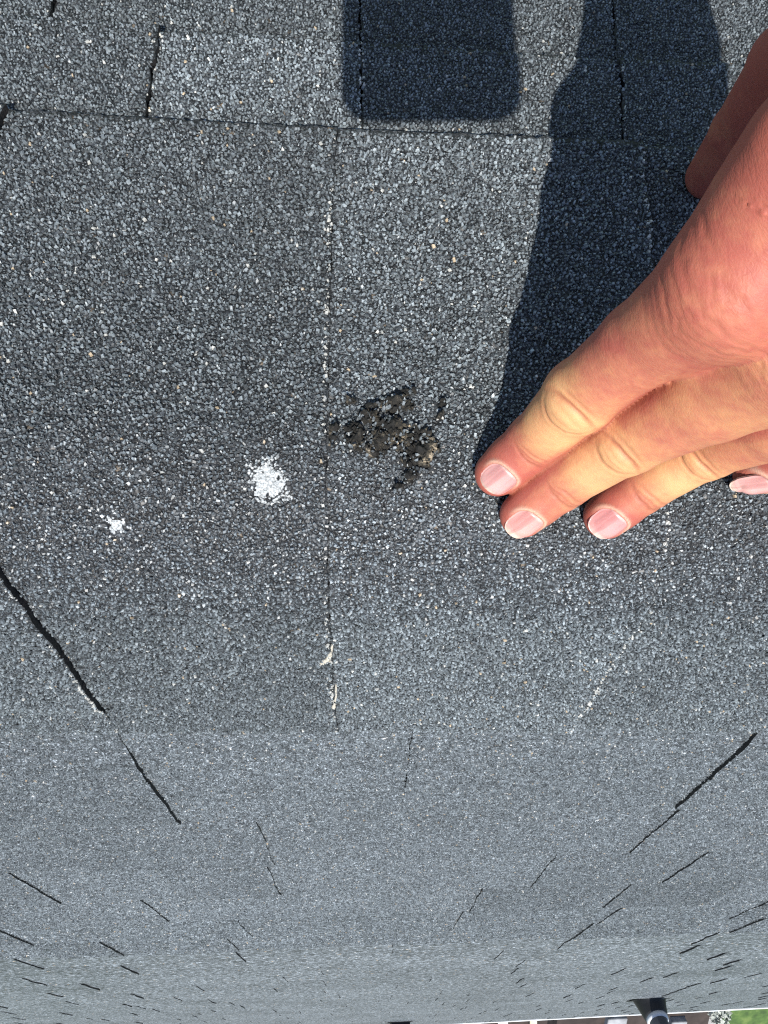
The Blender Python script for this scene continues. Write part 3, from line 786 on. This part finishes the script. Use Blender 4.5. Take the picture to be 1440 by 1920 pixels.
# ------------------------------------------------------------------ the phone the picture is taken with (its shadow lies on the near slope)
PHX0, PHX1, PHY0, PHY1 = -8.5, 65.0, -136.0, 18.0
def rounded(x0, x1, y0, y1, r, n=8):
    pts = []
    for cx, cy, a0 in ((x1 - r, y1 - r, 0), (x0 + r, y1 - r, 90), (x0 + r, y0 + r, 180), (x1 - r, y0 + r, 270)):
        for i in range(n + 1):
            a = math.radians(a0 + 90 * i / n); pts.append((cx + r * math.cos(a), cy + r * math.sin(a)))
    return pts
def slabmesh(name, pts, z0, z1, mat, parent):
    n = len(pts)
    V = [c2r([x, y, z0]) for x, y in pts] + [c2r([x, y, z1]) for x, y in pts]
    fcs = [list(range(n)), list(range(2 * n - 1, n - 1, -1))] + [[i, n + i, n + (i + 1) % n, (i + 1) % n] for i in range(n)]
    me = np.empty(len(fcs), dtype=object)
    for i, f in enumerate(fcs): me[i] = f
    return link_mesh(name, np.array(V), me, [mat], parent)
MPH = simple('phone_shell', (.05, .05, .055), .35, .5)
MSCR = simple('phone_glass', (.01, .01, .012), .1, .5)
ph = thing('phone', tuple(W(c2r([20, -60, -6]))), 'smartphone held above the ridge, its rounded shadow on the shingles', 'phone')
slabmesh('phone_body', rounded(PHX0, PHX1, PHY0, PHY1, 12), -10.0, -2.5, MPH, ph)
slabmesh('phone_screen', rounded(PHX0 + 2, PHX1 - 2, PHY0 + 2, PHY1 - 2, 10.5), -10.4, -10.0, MSCR, ph)

# ------------------------------------------------------------------ the hand
def cp(px, py, z): return np.array([(px - 720) / F * z, (py - 960) / F * z, z])
FING = {
 'index': [cp(934, 887, 252.5), cp(1004, 828, 243.5), cp(1088, 742, 221), cp(1205, 645, 197), cp(1372, 540, 170)],
 'middle': [cp(980, 965, 255), cp(1054, 903, 247), cp(1176, 822, 228), cp(1340, 738, 200), cp(1520, 655, 174)],
 'ring': [cp(1137, 968, 257), cp(1208, 912, 250), cp(1326, 838, 234), cp(1470, 785, 205), cp(1620, 740, 182)],
 'pinky': [cp(1411, 893, 260), cp(1490, 876, 252), cp(1596, 845, 236), cp(1640, 830, 215), cp(1665, 812, 197)],
 'thumb': [cp(1328, 330, 287), cp(1387, 247, 263), cp(1480, 118, 226), cp(1640, 20, 180)],
}
FR = {'index': [7.9, 9.1, 10.6, 11.3, 16.0], 'middle': [7.8, 9.1, 10.6, 12.8, 15.5], 'ring': [7.8, 8.4, 9.6, 10.8, 13.5],
      'pinky': [6.3, 6.9, 7.9, 8.8, 12.5], 'thumb': [8.3, 9.6, 11.5, 15.0]}
WR = [np.array([112., -107, 124]), np.array([119., -101, 125]), np.array([127., -95, 128]), np.array([134., -89, 133])]
DORS_K = {}
def rcone(P, a, b, ra, rb):
    ab = b - a; t = np.clip(((P - a) @ ab) / (ab @ ab), 0, 1)
    return np.linalg.norm(P - (a + t[:, None] * ab), axis=1) - (ra + (rb - ra) * t)
def smin(a, b, k):
    h = np.clip(.5 + .5 * (b - a) / k, 0, 1)
    return b + (a - b) * h - k * h * (1 - h)
# dorsal direction of every fingertip (camera frame)
KD = unit([-.12, .06, -1.])
DORS = {'index': unit([-.15, .42, -.9]), 'middle': unit([-.02, .62, -.78]), 'ring': unit([0, .52, -.85]), 'pinky': unit([.05, .95, -.35])}
def sdf(P):
    d = None
    fd = {}
    for f in ('index', 'middle', 'ring', 'pinky', 'thumb'):
        j = FING[f]; r = FR[f]
        x = rcone(P, j[0], j[1], r[0], r[1])
        for i in range(1, len(j) - 1): x = smin(x, rcone(P, j[i], j[i + 1], r[i], r[i + 1]), 2.5)
        # flesh of the pad
        if f in DORS:
            g = unit(j[0] - j[1]); pad = (j[0] * .6 + j[1] * .4) - DORS[f] * 1.2
            x = smin(x, np.linalg.norm(P - pad, axis=1) - r[0] * .98, 3)
            # knuckle pad over the PIP joint
            x = smin(x, np.linalg.norm(P - (j[2] + unit(DORS[f] * .35 + KD) * 1.6), axis=1) - r[2] * .93, 3)
        fd[f] = x
    palm = None
    for i, f in enumerate(('index', 'middle', 'ring', 'pinky')):
        x = rcone(P, FING[f][-1], WR[i], FR[f][-1] - .5, 14.5)
        palm = x if palm is None else smin(palm, x, 7)
    # muscle between thumb and index
    x = rcone(P, cp(1412, 462, 167), cp(1532, 292, 148), 12.5, 14.0)
    palm = smin(palm, x, 8)
    x = rcone(P, FING['thumb'][-1], WR[0] + np.array([2., 0, 4]), 15.5, 15); palm = smin(palm, x, 12)
    x = rcone(P, cp(1560, 220, 190), cp(1600, 420, 175), 9, 10); palm = smin(palm, x, 12)
    wr = rcone(P, (WR[0] + WR[3]) / 2, np.array([126., -150, 98.]), 25, 24); palm = smin(palm, wr, 14)
    x = rcone(P, (FING['index'][-1] * .6 + FING['index'][-2] * .4) + np.array([4., 4, 9]), (FING['middle'][-1] * .6 + FING['middle'][-2] * .4) + np.array([0., 0, 6]), 9, 9); palm = smin(palm, x, 6)
    d = smin(fd['index'], palm, 4)
    d2 = smin(fd['middle'], palm, 5); d3 = smin(fd['ring'], palm, 5); d4 = smin(fd['pinky'], palm, 5); d5 = smin(fd['thumb'], palm, 8)
    out = d
    for x in (d2, d3, d4, d5): out = smin(out, x, .25)
    return out
G = .68
lo = np.array([30., -176, 92]); hi = np.array([168., 16, 300])
nx, ny_, nz_ = (np.ceil((hi - lo) / G / 8).astype(int) * 8 + 1)
BL = 8
D = np.full((nx, ny_, nz_), 99., np.float32)
bx_, by_, bz_ = [np.arange(0, n - 1, BL) for n in (nx, ny_, nz_)]
BX, BY, BZ = np.meshgrid(bx_, by_, bz_, indexing='ij')
cen = lo + (np.stack([BX, BY, BZ], -1).reshape(-1, 3) + BL / 2) * G
dc = sdf(cen)
near = np.abs(dc) < BL * G * .87 + 1.5
org = np.stack([BX, BY, BZ], -1).reshape(-1, 3)
for i in np.where(~near & (dc < 0))[0]:
    a, b, c = org[i]; D[a:a + BL + 1, b:b + BL + 1, c:c + BL + 1] = -99
offs = np.stack(np.meshgrid(*[np.arange(BL + 1)] * 3, indexing='ij'), -1).reshape(-1, 3)
nb_idx = np.where(near)[0]
for ch in range(0, len(nb_idx), 400):
    ii = nb_idx[ch:ch + 400]
    gi = (org[ii][:, None] + offs[None]).reshape(-1, 3)
    D[gi[:, 0], gi[:, 1], gi[:, 2]] = sdf(lo + gi * G)
def surface_nets(D):
    s = D < 0
    c = np.zeros(tuple(n - 1 for n in D.shape), np.uint8)
    for a in (0, 1):
        for b in (0, 1):
            for e in (0, 1): c += s[a:a + c.shape[0], b:b + c.shape[1], e:e + c.shape[2]]
    act = np.argwhere((c > 0) & (c < 8))
    idx = np.full(c.shape, -1, np.int32); idx[act[:, 0], act[:, 1], act[:, 2]] = np.arange(len(act))
    acc = np.zeros((len(act), 3)); cnt = np.zeros(len(act))
    cor = [(a, b, e) for a in (0, 1) for b in (0, 1) for e in (0, 1)]
    for p in cor:
        for ax_ in range(3):
            if p[ax_] == 0:
                q = list(p); q[ax_] = 1
                d0 = D[act[:, 0] + p[0], act[:, 1] + p[1], act[:, 2] + p[2]]; d1 = D[act[:, 0] + q[0], act[:, 1] + q[1], act[:, 2] + q[2]]
                m_ = (d0 < 0) != (d1 < 0); t_ = np.where(m_, d0 / (d0 - d1 + 1e-12), 0)
                for k_ in range(3): acc[:, k_] += np.where(m_, p[k_] + (t_ if k_ == ax_ else 0), 0)
                cnt += m_
    V = act + acc / cnt[:, None]
    quads = []
    for ax_ in range(3):
        o1, o2 = [(1, 2), (2, 0), (0, 1)][ax_]
        sl0 = [slice(1, -1)] * 3; sl0[ax_] = slice(0, -1); sl1 = [slice(1, -1)] * 3; sl1[ax_] = slice(1, None)
        a = s[tuple(sl0)]; b = s[tuple(sl1)]
        e = np.argwhere(a != b); flip = a[e[:, 0], e[:, 1], e[:, 2]]
        e = e + 1; e[:, ax_] -= 1
        def cell(d1, d2):
            q = e.copy(); q[:, o1] -= d1; q[:, o2] -= d2
            return idx[q[:, 0], q[:, 1], q[:, 2]]
        Q = np.stack([cell(1, 1), cell(0, 1), cell(0, 0), cell(1, 0)], -1)
        Q[~flip] = Q[~flip][:, ::-1]
        quads.append(Q)
    return V, np.concatenate(quads)
HV, HF = surface_nets(D)
HV = lo + HV * G
print('hand verts', len(HV))
def grad(P, e=.35):
    g_ = np.stack([sdf(P + np.eye(3)[i] * e) - sdf(P - np.eye(3)[i] * e) for i in range(3)], -1)
    return g_ / (np.linalg.norm(g_, axis=1)[:, None] + 1e-9)
vis = (HV[:, 2] > 0)
HN = grad(HV)
HV = HV - HN * sdf(HV)[:, None] * .9          # snap to the surface
# --- creases, folds and colour
def n3(P, sc, o=2):
    return (noise(P[:, 0] * sc + 3, P[:, 1] * sc + P[:, 2] * sc * .7, o) + noise(P[:, 1] * sc + 11, P[:, 2] * sc - P[:, 0] * sc * .5, o)) 
disp = np.zeros(len(HV))
red = np.full(len(HV), .62); pale = np.zeros(len(HV)); dark = np.zeros(len(HV))
fid = {}
along = np.zeros(len(HV)); across = np.zeros(len(HV))
dist = np.stack([np.min([rcone(HV, FING[f][i], FING[f][i + 1], FR[f][i], FR[f][i + 1]) for i in range(len(FING[f]) - 1)], axis=0) for f in FING], -1)
own = np.argmin(dist, 1)
names = list(FING)
for fi, f in enumerate(names):
    if f not in DORS: continue
    j = FING[f]; sel = own == fi; P = HV[sel]; N = HN[sel]
    dn = DORS[f]
    # coordinate along the finger, 0 at tip, in joints
    seg = [np.linalg.norm(j[i + 1] - j[i]) for i in range(4)]; cum = np.concatenate([[0], np.cumsum(seg)])
    tl = np.zeros(len(P)); wsum = np.full(len(P), 1e-9)
    for i in range(4):
        ab = j[i + 1] - j[i]; t_ = ((P - j[i]) @ ab) / (ab @ ab); tc_ = np.clip(t_, 0 if i else -.8, 1)
        q = np.linalg.norm(P - (j[i] + np.clip(tc_, 0, 1)[:, None] * ab), axis=1)
        wq = np.exp(-(q - 6) / .9); tl += wq * (cum[i] + tc_ * seg[i]); wsum += wq
    tl /= wsum
    axd_ = unit(j[1] - j[2]); dk = unit(DORS[f] * .35 + KD); dk = unit(dk - axd_ * (dk @ axd_)); lk = unit(np.cross(axd_, dk))
    wk = np.clip((tl - cum[1] - 4) / 8, 0, 1)
    dd = (N @ dn) * (1 - wk) + (N @ dk) * wk                                       # 1 on the back of the finger
    back = np.clip(dd * 1.6, 0, 1)
    axd = unit(j[1] - j[2]); la = np.cross(axd, dn); la = unit(la)
    lat = ((P - j[1]) @ la) * (1 - wk) + ((P - j[2]) @ lk) * wk
    w = 1.1 * noise(lat * .35 + fi * 9, tl * .2, 2) * 2
    dsp = np.zeros(len(P))
    def crease(pos, wid, dep, bow=0., lim=7.):
        x = tl - pos - bow * (lat / 8.) ** 2 - w * .5
        return -dep * np.exp(-(x / wid) ** 2) * back * np.exp(-(lat / lim) ** 4)
    c1, c2 = cum[1], cum[2]
    # DIP: two or three fine folds
    dsp += crease(c1 - 1.4, .6, .50, 1.2) + crease(c1 + .6, .5, .34, -.6) + crease(c1 + 2.9, .55, .36, -1.4)
    # PIP: oval pad bounded by two deep arcs with finer folds in it
    dsp += crease(c2 + 4.6, .9, .80, -3.2, 8.5) + crease(c2 - 4.3, .9, .55, 3.0, 8.0) + crease(c2 + 1.2, .6, .30, -1.2, 5.5) + crease(c2 - 1.2, .55, .22, .8, 5) + crease(c2 + 7.6, .8, .30, -3.5, 8)
    x = (tl - c2) / 4.0; dsp += .75 * np.exp(-x ** 2 - (lat / 6.5) ** 2) * back
    disp[sel] += dsp; along[sel] = tl; across[sel] = lat
    tipness = np.clip(1 - tl / (cum[1] * .95), 0, 1); pipn = np.exp(-((tl - c2) / 7.) ** 2); midph = np.exp(-((tl - (c1 + c2) / 2) / 7.) ** 2)
    rr = .50 + .55 * np.clip(1 - tl / (cum[1] + 2), 0, 1) ** .7 - .42 * midph * back - .30 * pipn * back + .34 * np.clip((tl - c2 - 7) / 14., 0, 1)
    if f != 'index': rr -= .20 * np.clip((tl - c2 - 4) / 14., 0, 1)
    rr += .22 * (1 - back)
    red[sel] = rr; pale[sel] = 0
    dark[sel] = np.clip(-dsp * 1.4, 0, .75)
# MCP knuckle of the index finger and the back of the hand
j = FING['index'][-1]; jj = FING['index'][-2]
axm = unit(jj - j); dn = unit(np.array([-.1, .2, -1.]) - axm * (np.array([-.1, .2, -1.]) @ axm)); lam = np.cross(axm, dn)
q = HV - j; tx = q @ axm; ty = q @ lam; near_ = np.exp(-(np.linalg.norm(q - 3 * axm, axis=1) / 24.) ** 4) * np.clip(HN @ dn * 1.5, 0, 1)
wv = 3.4 * noise(ty * .13, tx * .11, 3) * 2
for pos, wid, dep in ((-9, .8, .5), (-6.2, .6, .42), (-3.5, .7, .62), (-1.2, .55, .42), (1.0, .7, .55), (3.3, .55, .36), (5.6, .7, .42), (8.6, .6, .26), (11.5, .7, .24), (15, .7, .2)):
    dsp = -dep * .68 * np.exp(-((tx - pos - wv + .012 * ty ** 2 * (1 if pos > 0 else -.4)) / wid) ** 2) * near_ * np.clip(.62 + 2.2 * noise(ty * .13 + pos * 3, pos, 2), 0.05, 1.4)
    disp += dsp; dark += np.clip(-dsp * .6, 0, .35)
handm = (own == 0) & (tx < 22) | (tx < 5)
red = np.where(tx < 30, np.maximum(red, np.clip(.50 + .45 * np.clip((30 - tx) / 20, 0, 1), 0, 1) * np.maximum((own == 0) | (own == 4), np.exp(-(np.linalg.norm(q, axis=1) / 22.) ** 4))), red)
red += .30 * (own == 4)
red += .30 * n3(HV, .055, 3) + .26 * n3(HV, .24, 3)
disp += .14 * n3(HV, .08, 3) + .03 * n3(HV, .55, 2)
# contact creases between neighbouring fingers; occlusion shade is put into the skin colour
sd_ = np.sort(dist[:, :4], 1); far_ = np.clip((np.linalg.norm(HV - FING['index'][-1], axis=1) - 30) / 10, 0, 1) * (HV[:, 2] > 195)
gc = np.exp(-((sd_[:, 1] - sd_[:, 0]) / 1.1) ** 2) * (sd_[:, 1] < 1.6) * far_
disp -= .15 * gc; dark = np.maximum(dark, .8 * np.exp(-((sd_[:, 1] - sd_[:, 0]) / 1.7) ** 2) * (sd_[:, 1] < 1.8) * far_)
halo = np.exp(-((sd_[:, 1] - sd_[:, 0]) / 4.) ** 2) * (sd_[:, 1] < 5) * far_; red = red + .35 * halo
# nails: cut their bed and a fold round it
NAIL = {'index': ((933, 903), 5.4, 5.5), 'middle': ((984, 989), 5.1, 5.9), 'ring': ((1141, 988), 5.5, 5.5), 'pinky': ((1410, 918), 4.6, 6.4)}
nails = {}
for f, ((nxp, nyp), wn, ln) in NAIL.items():
    jt = FING[f]; g_ = unit(jt[0] - jt[1]); dn = unit(DORS[f] - g_ * (DORS[f] @ g_)); la = np.cross(g_, dn)
    # point on the skin seen at that pixel
    d_ = unit([(nxp - 720) / F, (nyp - 960) / F, 1]); t_ = jt[0][2] * .88 / d_[2]
    for _ in range(60):
        t_ += float(sdf((d_ * t_)[None])[0]) * .8
    c_ = d_ * t_
    n0 = grad(c_[None])[0]
    n0 = unit(n0 * .5 + dn * .5); g_ = unit(g_ - n0 * (g_ @ n0)); la = np.cross(g_, n0)
    nails[f] = (c_, g_, la, n0, wn, ln)
    q = HV - c_; u_ = (q @ la) / wn; w_ = (q @ g_) / ln; dpt = q @ n0
    rr_ = (np.abs(u_) ** 2.6 + np.abs(w_) ** 2.6) ** (1 / 2.6)
    ins = (np.abs(dpt) < 6) & (HN @ n0 > .05)
    fold = np.exp(-((rr_ - 1.13) / .10) ** 2) * ins * np.clip(.35 - w_, 0, 1)
    groove = np.exp(-((rr_ - 1.0) / .06) ** 2) * ins * np.clip(.7 - w_, 0, 1)
    disp += .42 * fold - .30 * groove - .45 * ((rr_ < .97) & ins)
    pale = np.maximum(pale, fold * .7)
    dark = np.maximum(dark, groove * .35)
HV2 = HV + HN * disp[:, None]
soft = np.clip(halo * 1.6, 0, 1)[:, None]
for _ in range(5):                                # relax the mesh along the contact creases
    acc_ = np.zeros_like(HV2); cn_ = np.zeros(len(HV2))
    for a_ in range(4):
        for b_ in ((a_ + 1) % 4, (a_ + 3) % 4):
            for k_ in range(3): acc_[:, k_] += np.bincount(HF[:, a_], HV2[HF[:, b_], k_], len(HV2))
            cn_ += np.bincount(HF[:, a_], minlength=len(HV2))
    HV2 = HV2 * (1 - soft) + soft * acc_ / np.maximum(cn_, 1)[:, None]
wf = np.clip((tx - 10) / 14, 0, 1) * (own != 4); along = along * wf + (60 - tx) * (1 - wf); across = across * wf + ty * (1 - wf)
me_attr = {'along': ('FLOAT', along), 'across': ('FLOAT', across), 'red': ('FLOAT', np.clip(red, 0, 1.3)), 'dark': ('FLOAT', np.clip(dark, 0, 1)), 'pale': ('FLOAT', np.clip(pale, 0, 1))}
def mat_skin():
    m, n, b = newmat('skin')
    def at(k):
        a = n.nodes.new('ShaderNodeAttribute'); a.attribute_name = k; return a.outputs['Fac']
    g = n.nodes.new('ShaderNodeNewGeometry')
    t = n.nodes.new('ShaderNodeTexNoise'); t.inputs['Scale'].default_value = 420; t.inputs['Detail'].default_value = 5; n.links.new(g.outputs['Position'], t.inputs['Vector'])
    f = mathn(n, 'ADD', at('red'), mathn(n, 'MULTIPLY', mathn(n, 'SUBTRACT', t.outputs[0], .5), .45))
    r = ramp(n, [(0, (.60, .325, .148)), (.35, (.54, .245, .118)), (.7, (.44, .152, .090)), (1, (.37, .100, .070))]); n.links.new(f, r.inputs[0])
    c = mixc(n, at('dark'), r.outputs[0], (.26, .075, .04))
    c = mixc(n, at('pale'), c, (.62, .42, .30))
    n.links.new(c, b.inputs['Base Color'])
    b.inputs['Roughness'].default_value = .55; b.inputs['Specular IOR Level'].default_value = .3
    b.inputs['Subsurface Weight'].default_value = .15; b.inputs['Subsurface Radius'].default_value = (1, .35, .2); b.inputs['Subsurface Scale'].default_value = .0025
    # fine criss-cross skin lines and pores
    v = n.nodes.new('ShaderNodeTexVoronoi'); v.feature = 'DISTANCE_TO_EDGE'; v.inputs['Scale'].default_value = 1100
    mp = n.nodes.new('ShaderNodeMapping'); mp.inputs['Scale'].default_value = (1, .55, 1); mp.inputs['Rotation'].default_value = (0, 0, .9)
    n.links.new(g.outputs['Position'], mp.inputs[0]); n.links.new(mp.outputs[0], v.inputs['Vector'])
    t2 = n.nodes.new('ShaderNodeTexNoise'); t2.inputs['Scale'].default_value = 900; t2.inputs['Detail'].default_value = 4; n.links.new(mp.outputs[0], t2.inputs['Vector'])
    cx = n.nodes.new('ShaderNodeCombineXYZ'); n.links.new(mathn(n, 'MULTIPLY', at('along'), .85), cx.inputs[0]); n.links.new(mathn(n, 'MULTIPLY', at('across'), .24), cx.inputs[1])
    t5 = n.nodes.new('ShaderNodeTexNoise'); t5.inputs['Scale'].default_value = 1.0; t5.inputs['Detail'].default_value = 3; t5.inputs['Distortion'].default_value = .5; n.links.new(cx.outputs[0], t5.inputs['Vector'])
    fold = mathn(n, 'MULTIPLY', mathn(n, 'ABSOLUTE', mathn(n, 'SUBTRACT', t5.outputs[0], .5)), 5.0)
    hg = mathn(n, 'ADD', mathn(n, 'MINIMUM', v.outputs[0], .3), mathn(n, 'MULTIPLY', t2.outputs[0], .8))
    hg = mathn(n, 'ADD', hg, mathn(n, 'MINIMUM', fold, .55))
    bp = n.nodes.new('ShaderNodeBump'); bp.inputs['Strength'].default_value = .20; bp.inputs['Distance'].default_value = .00035
    n.links.new(hg, bp.inputs['Height']); n.links.new(bp.outputs[0], b.inputs['Normal'])
    return m
MSKIN = mat_skin()
hroot = thing('person', tuple(W(c2r(WR[1]))), 'bare hand of a person reaching in from the right, fingertips resting on the ridge shingles', 'person')
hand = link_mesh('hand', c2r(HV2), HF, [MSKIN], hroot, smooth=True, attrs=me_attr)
# nails
def mat_nail():
    m, n, b = newmat('fingernail')
    a = n.nodes.new('ShaderNodeAttribute'); a.attribute_name = 'tipw'
    r = ramp(n, [(0, (.60, .42, .36)), (.10, (.50, .24, .215)), (.55, (.54, .27, .24)), (.84, (.56, .30, .26)), (.91, (.57, .40, .32)), (1, (.60, .46, .36))]); n.links.new(a.outputs['Fac'], r.inputs[0])
    st = n.nodes.new('ShaderNodeAttribute'); st.attribute_name = 'stria'
    r2 = ramp(n, [(.3, (.82, .80, .80)), (.7, (1.22, 1.25, 1.25))]); n.links.new(st.outputs['Fac'], r2.inputs[0])
    oi = n.nodes.new('ShaderNodeObjectInfo')
    n.links.new(mixc(n, 1.0, mixc(n, 1.0, r.outputs[0], r2.outputs[0], 'MULTIPLY'), oi.outputs['Color'], 'MULTIPLY'), b.inputs['Base Color'])
    b.inputs['Roughness'].default_value = .28; b.inputs['Specular IOR Level'].default_value = .5
    b.inputs['Subsurface Weight'].default_value = .1; b.inputs['Subsurface Scale'].default_value = .001
    return m
MNAIL = mat_nail()
for f, (c_, g_, la, n0, wn, ln) in nails.items():
    n = 26
    U, Wv = np.meshgrid(np.linspace(-1, 1, n), np.linspace(-1, 1, n), indexing='ij')
    # square -> superellipse disc
    k_ = np.maximum(np.abs(U), np.abs(Wv)); an = np.arctan2(Wv, U)
    rr_ = (np.abs(np.cos(an)) ** 2.8 + np.abs(np.sin(an)) ** 2.8) ** (-1 / 2.8)
    x = k_ * rr_ * np.cos(an) * wn; y = k_ * rr_ * np.sin(an) * ln
    y = np.where(y > 0, y * 1.08, y)
    P0 = (c_ + x[..., None] * la + y[..., None] * g_ + n0 * 5).reshape(-1, 3); t_ = np.zeros(len(P0))
    for _ in range(40):
        dd_ = sdf(P0 - n0 * t_[:, None]); t_ = np.minimum(t_ + np.clip(dd_, -1, 3) * .7, 12)
    hgt = 5 - t_
    # a nail curves like part of a cylinder
    cyl = -(x.ravel() ** 2) / (2 * 9.5) - np.maximum(y.ravel(), 0) ** 2 / (2 * 26)
    off = np.maximum(hgt, cyl - 1.2)
    off = np.where(y.ravel() > ln * .6, np.maximum(off, cyl - .9), off)
    e_ = k_.ravel()
    Pn = c_ + x.ravel()[:, None] * la + y.ravel()[:, None] * g_ + n0 * (off + .12 - .3 * np.clip((e_ - .9) / .1, 0, 1))[:, None]
    Pb = Pn - n0 * .5
    ix = np.arange(n * n).reshape(n, n)
    top = np.stack([ix[:-1, :-1], ix[1:, :-1], ix[1:, 1:], ix[:-1, 1:]], -1).reshape(-1, 4)
    loop = np.concatenate([ix[:, 0], ix[-1, 1:], ix[::-1, -1][1:], ix[0, ::-1][1:-1]])
    a_ = np.arange(len(loop)); b_ = (a_ + 1) % len(loop)
    PP = np.concatenate([Pn, Pb[loop]]); side = np.stack([loop[a_], n * n + a_, n * n + b_, loop[b_]], -1)[:, ::-1]
    # facing check
    fn = np.cross(Pn[top[0, 1]] - Pn[top[0, 0]], Pn[top[0, 2]] - Pn[top[0, 0]])
    tw = np.concatenate([(y.ravel() / ln + 1) / 2.08, ((y.ravel() / ln + 1) / 2.08)[loop]])
    sv = noise(x.ravel() * 1.3 + 5, y.ravel() * .06, 2) + .5
    no_ = link_mesh('fingernail', c2r(PP), np.concatenate([top, side]), [MNAIL], hroot, smooth=True, attrs={'tipw': ('FLOAT', tw), 'stria': ('FLOAT', np.concatenate([sv, sv[loop]]))})
    no_.color = {'index': (.90, .90, .92, 1), 'middle': (.98, .92, .90, 1), 'ring': (.92, .80, .84, 1), 'pinky': (1, 1, 1, 1)}[f]
# forearm, outside the frame but shading the near slope
ring_ = []
A_ = np.array([127., -140, 103]); B_ = np.array([137., -395, -25])
d_ = unit(B_ - A_); e1 = unit(np.cross(d_, [0, 0, 1.])); e2 = np.cross(d_, e1)
for i in range(17):
    t_ = i / 16; c_ = A_ + (B_ - A_) * t_; r1 = np.interp(t_, [0, .35, .7, 1], [29, 37, 45, 43]); r2 = np.interp(t_, [0, .35, .7, 1], [22, 30, 39, 38])
    for k_ in range(28):
        a_ = 2 * math.pi * k_ / 28; ring_.append(c2r(c_ + e1 * r1 * math.cos(a_) + e2 * r2 * math.sin(a_)))
n_ = 28
fq = [[i * n_ + k_, i * n_ + (k_ + 1) % n_, (i + 1) * n_ + (k_ + 1) % n_, (i + 1) * n_ + k_] for i in range(16) for k_ in range(n_)]
link_mesh('forearm', np.array(ring_), np.array(fq), [MSKIN], hroot, smooth=True, attrs={'along': ('FLOAT', np.array(ring_)[:, 1]), 'across': ('FLOAT', np.array(ring_)[:, 0]), 'red': ('FLOAT', np.full(len(ring_), .5)), 'dark': ('FLOAT', np.zeros(len(ring_))), 'pale': ('FLOAT', np.zeros(len(ring_)))})

print('tris', sum(len(o.data.polygons) for o in bpy.data.objects if o.type == 'MESH'))
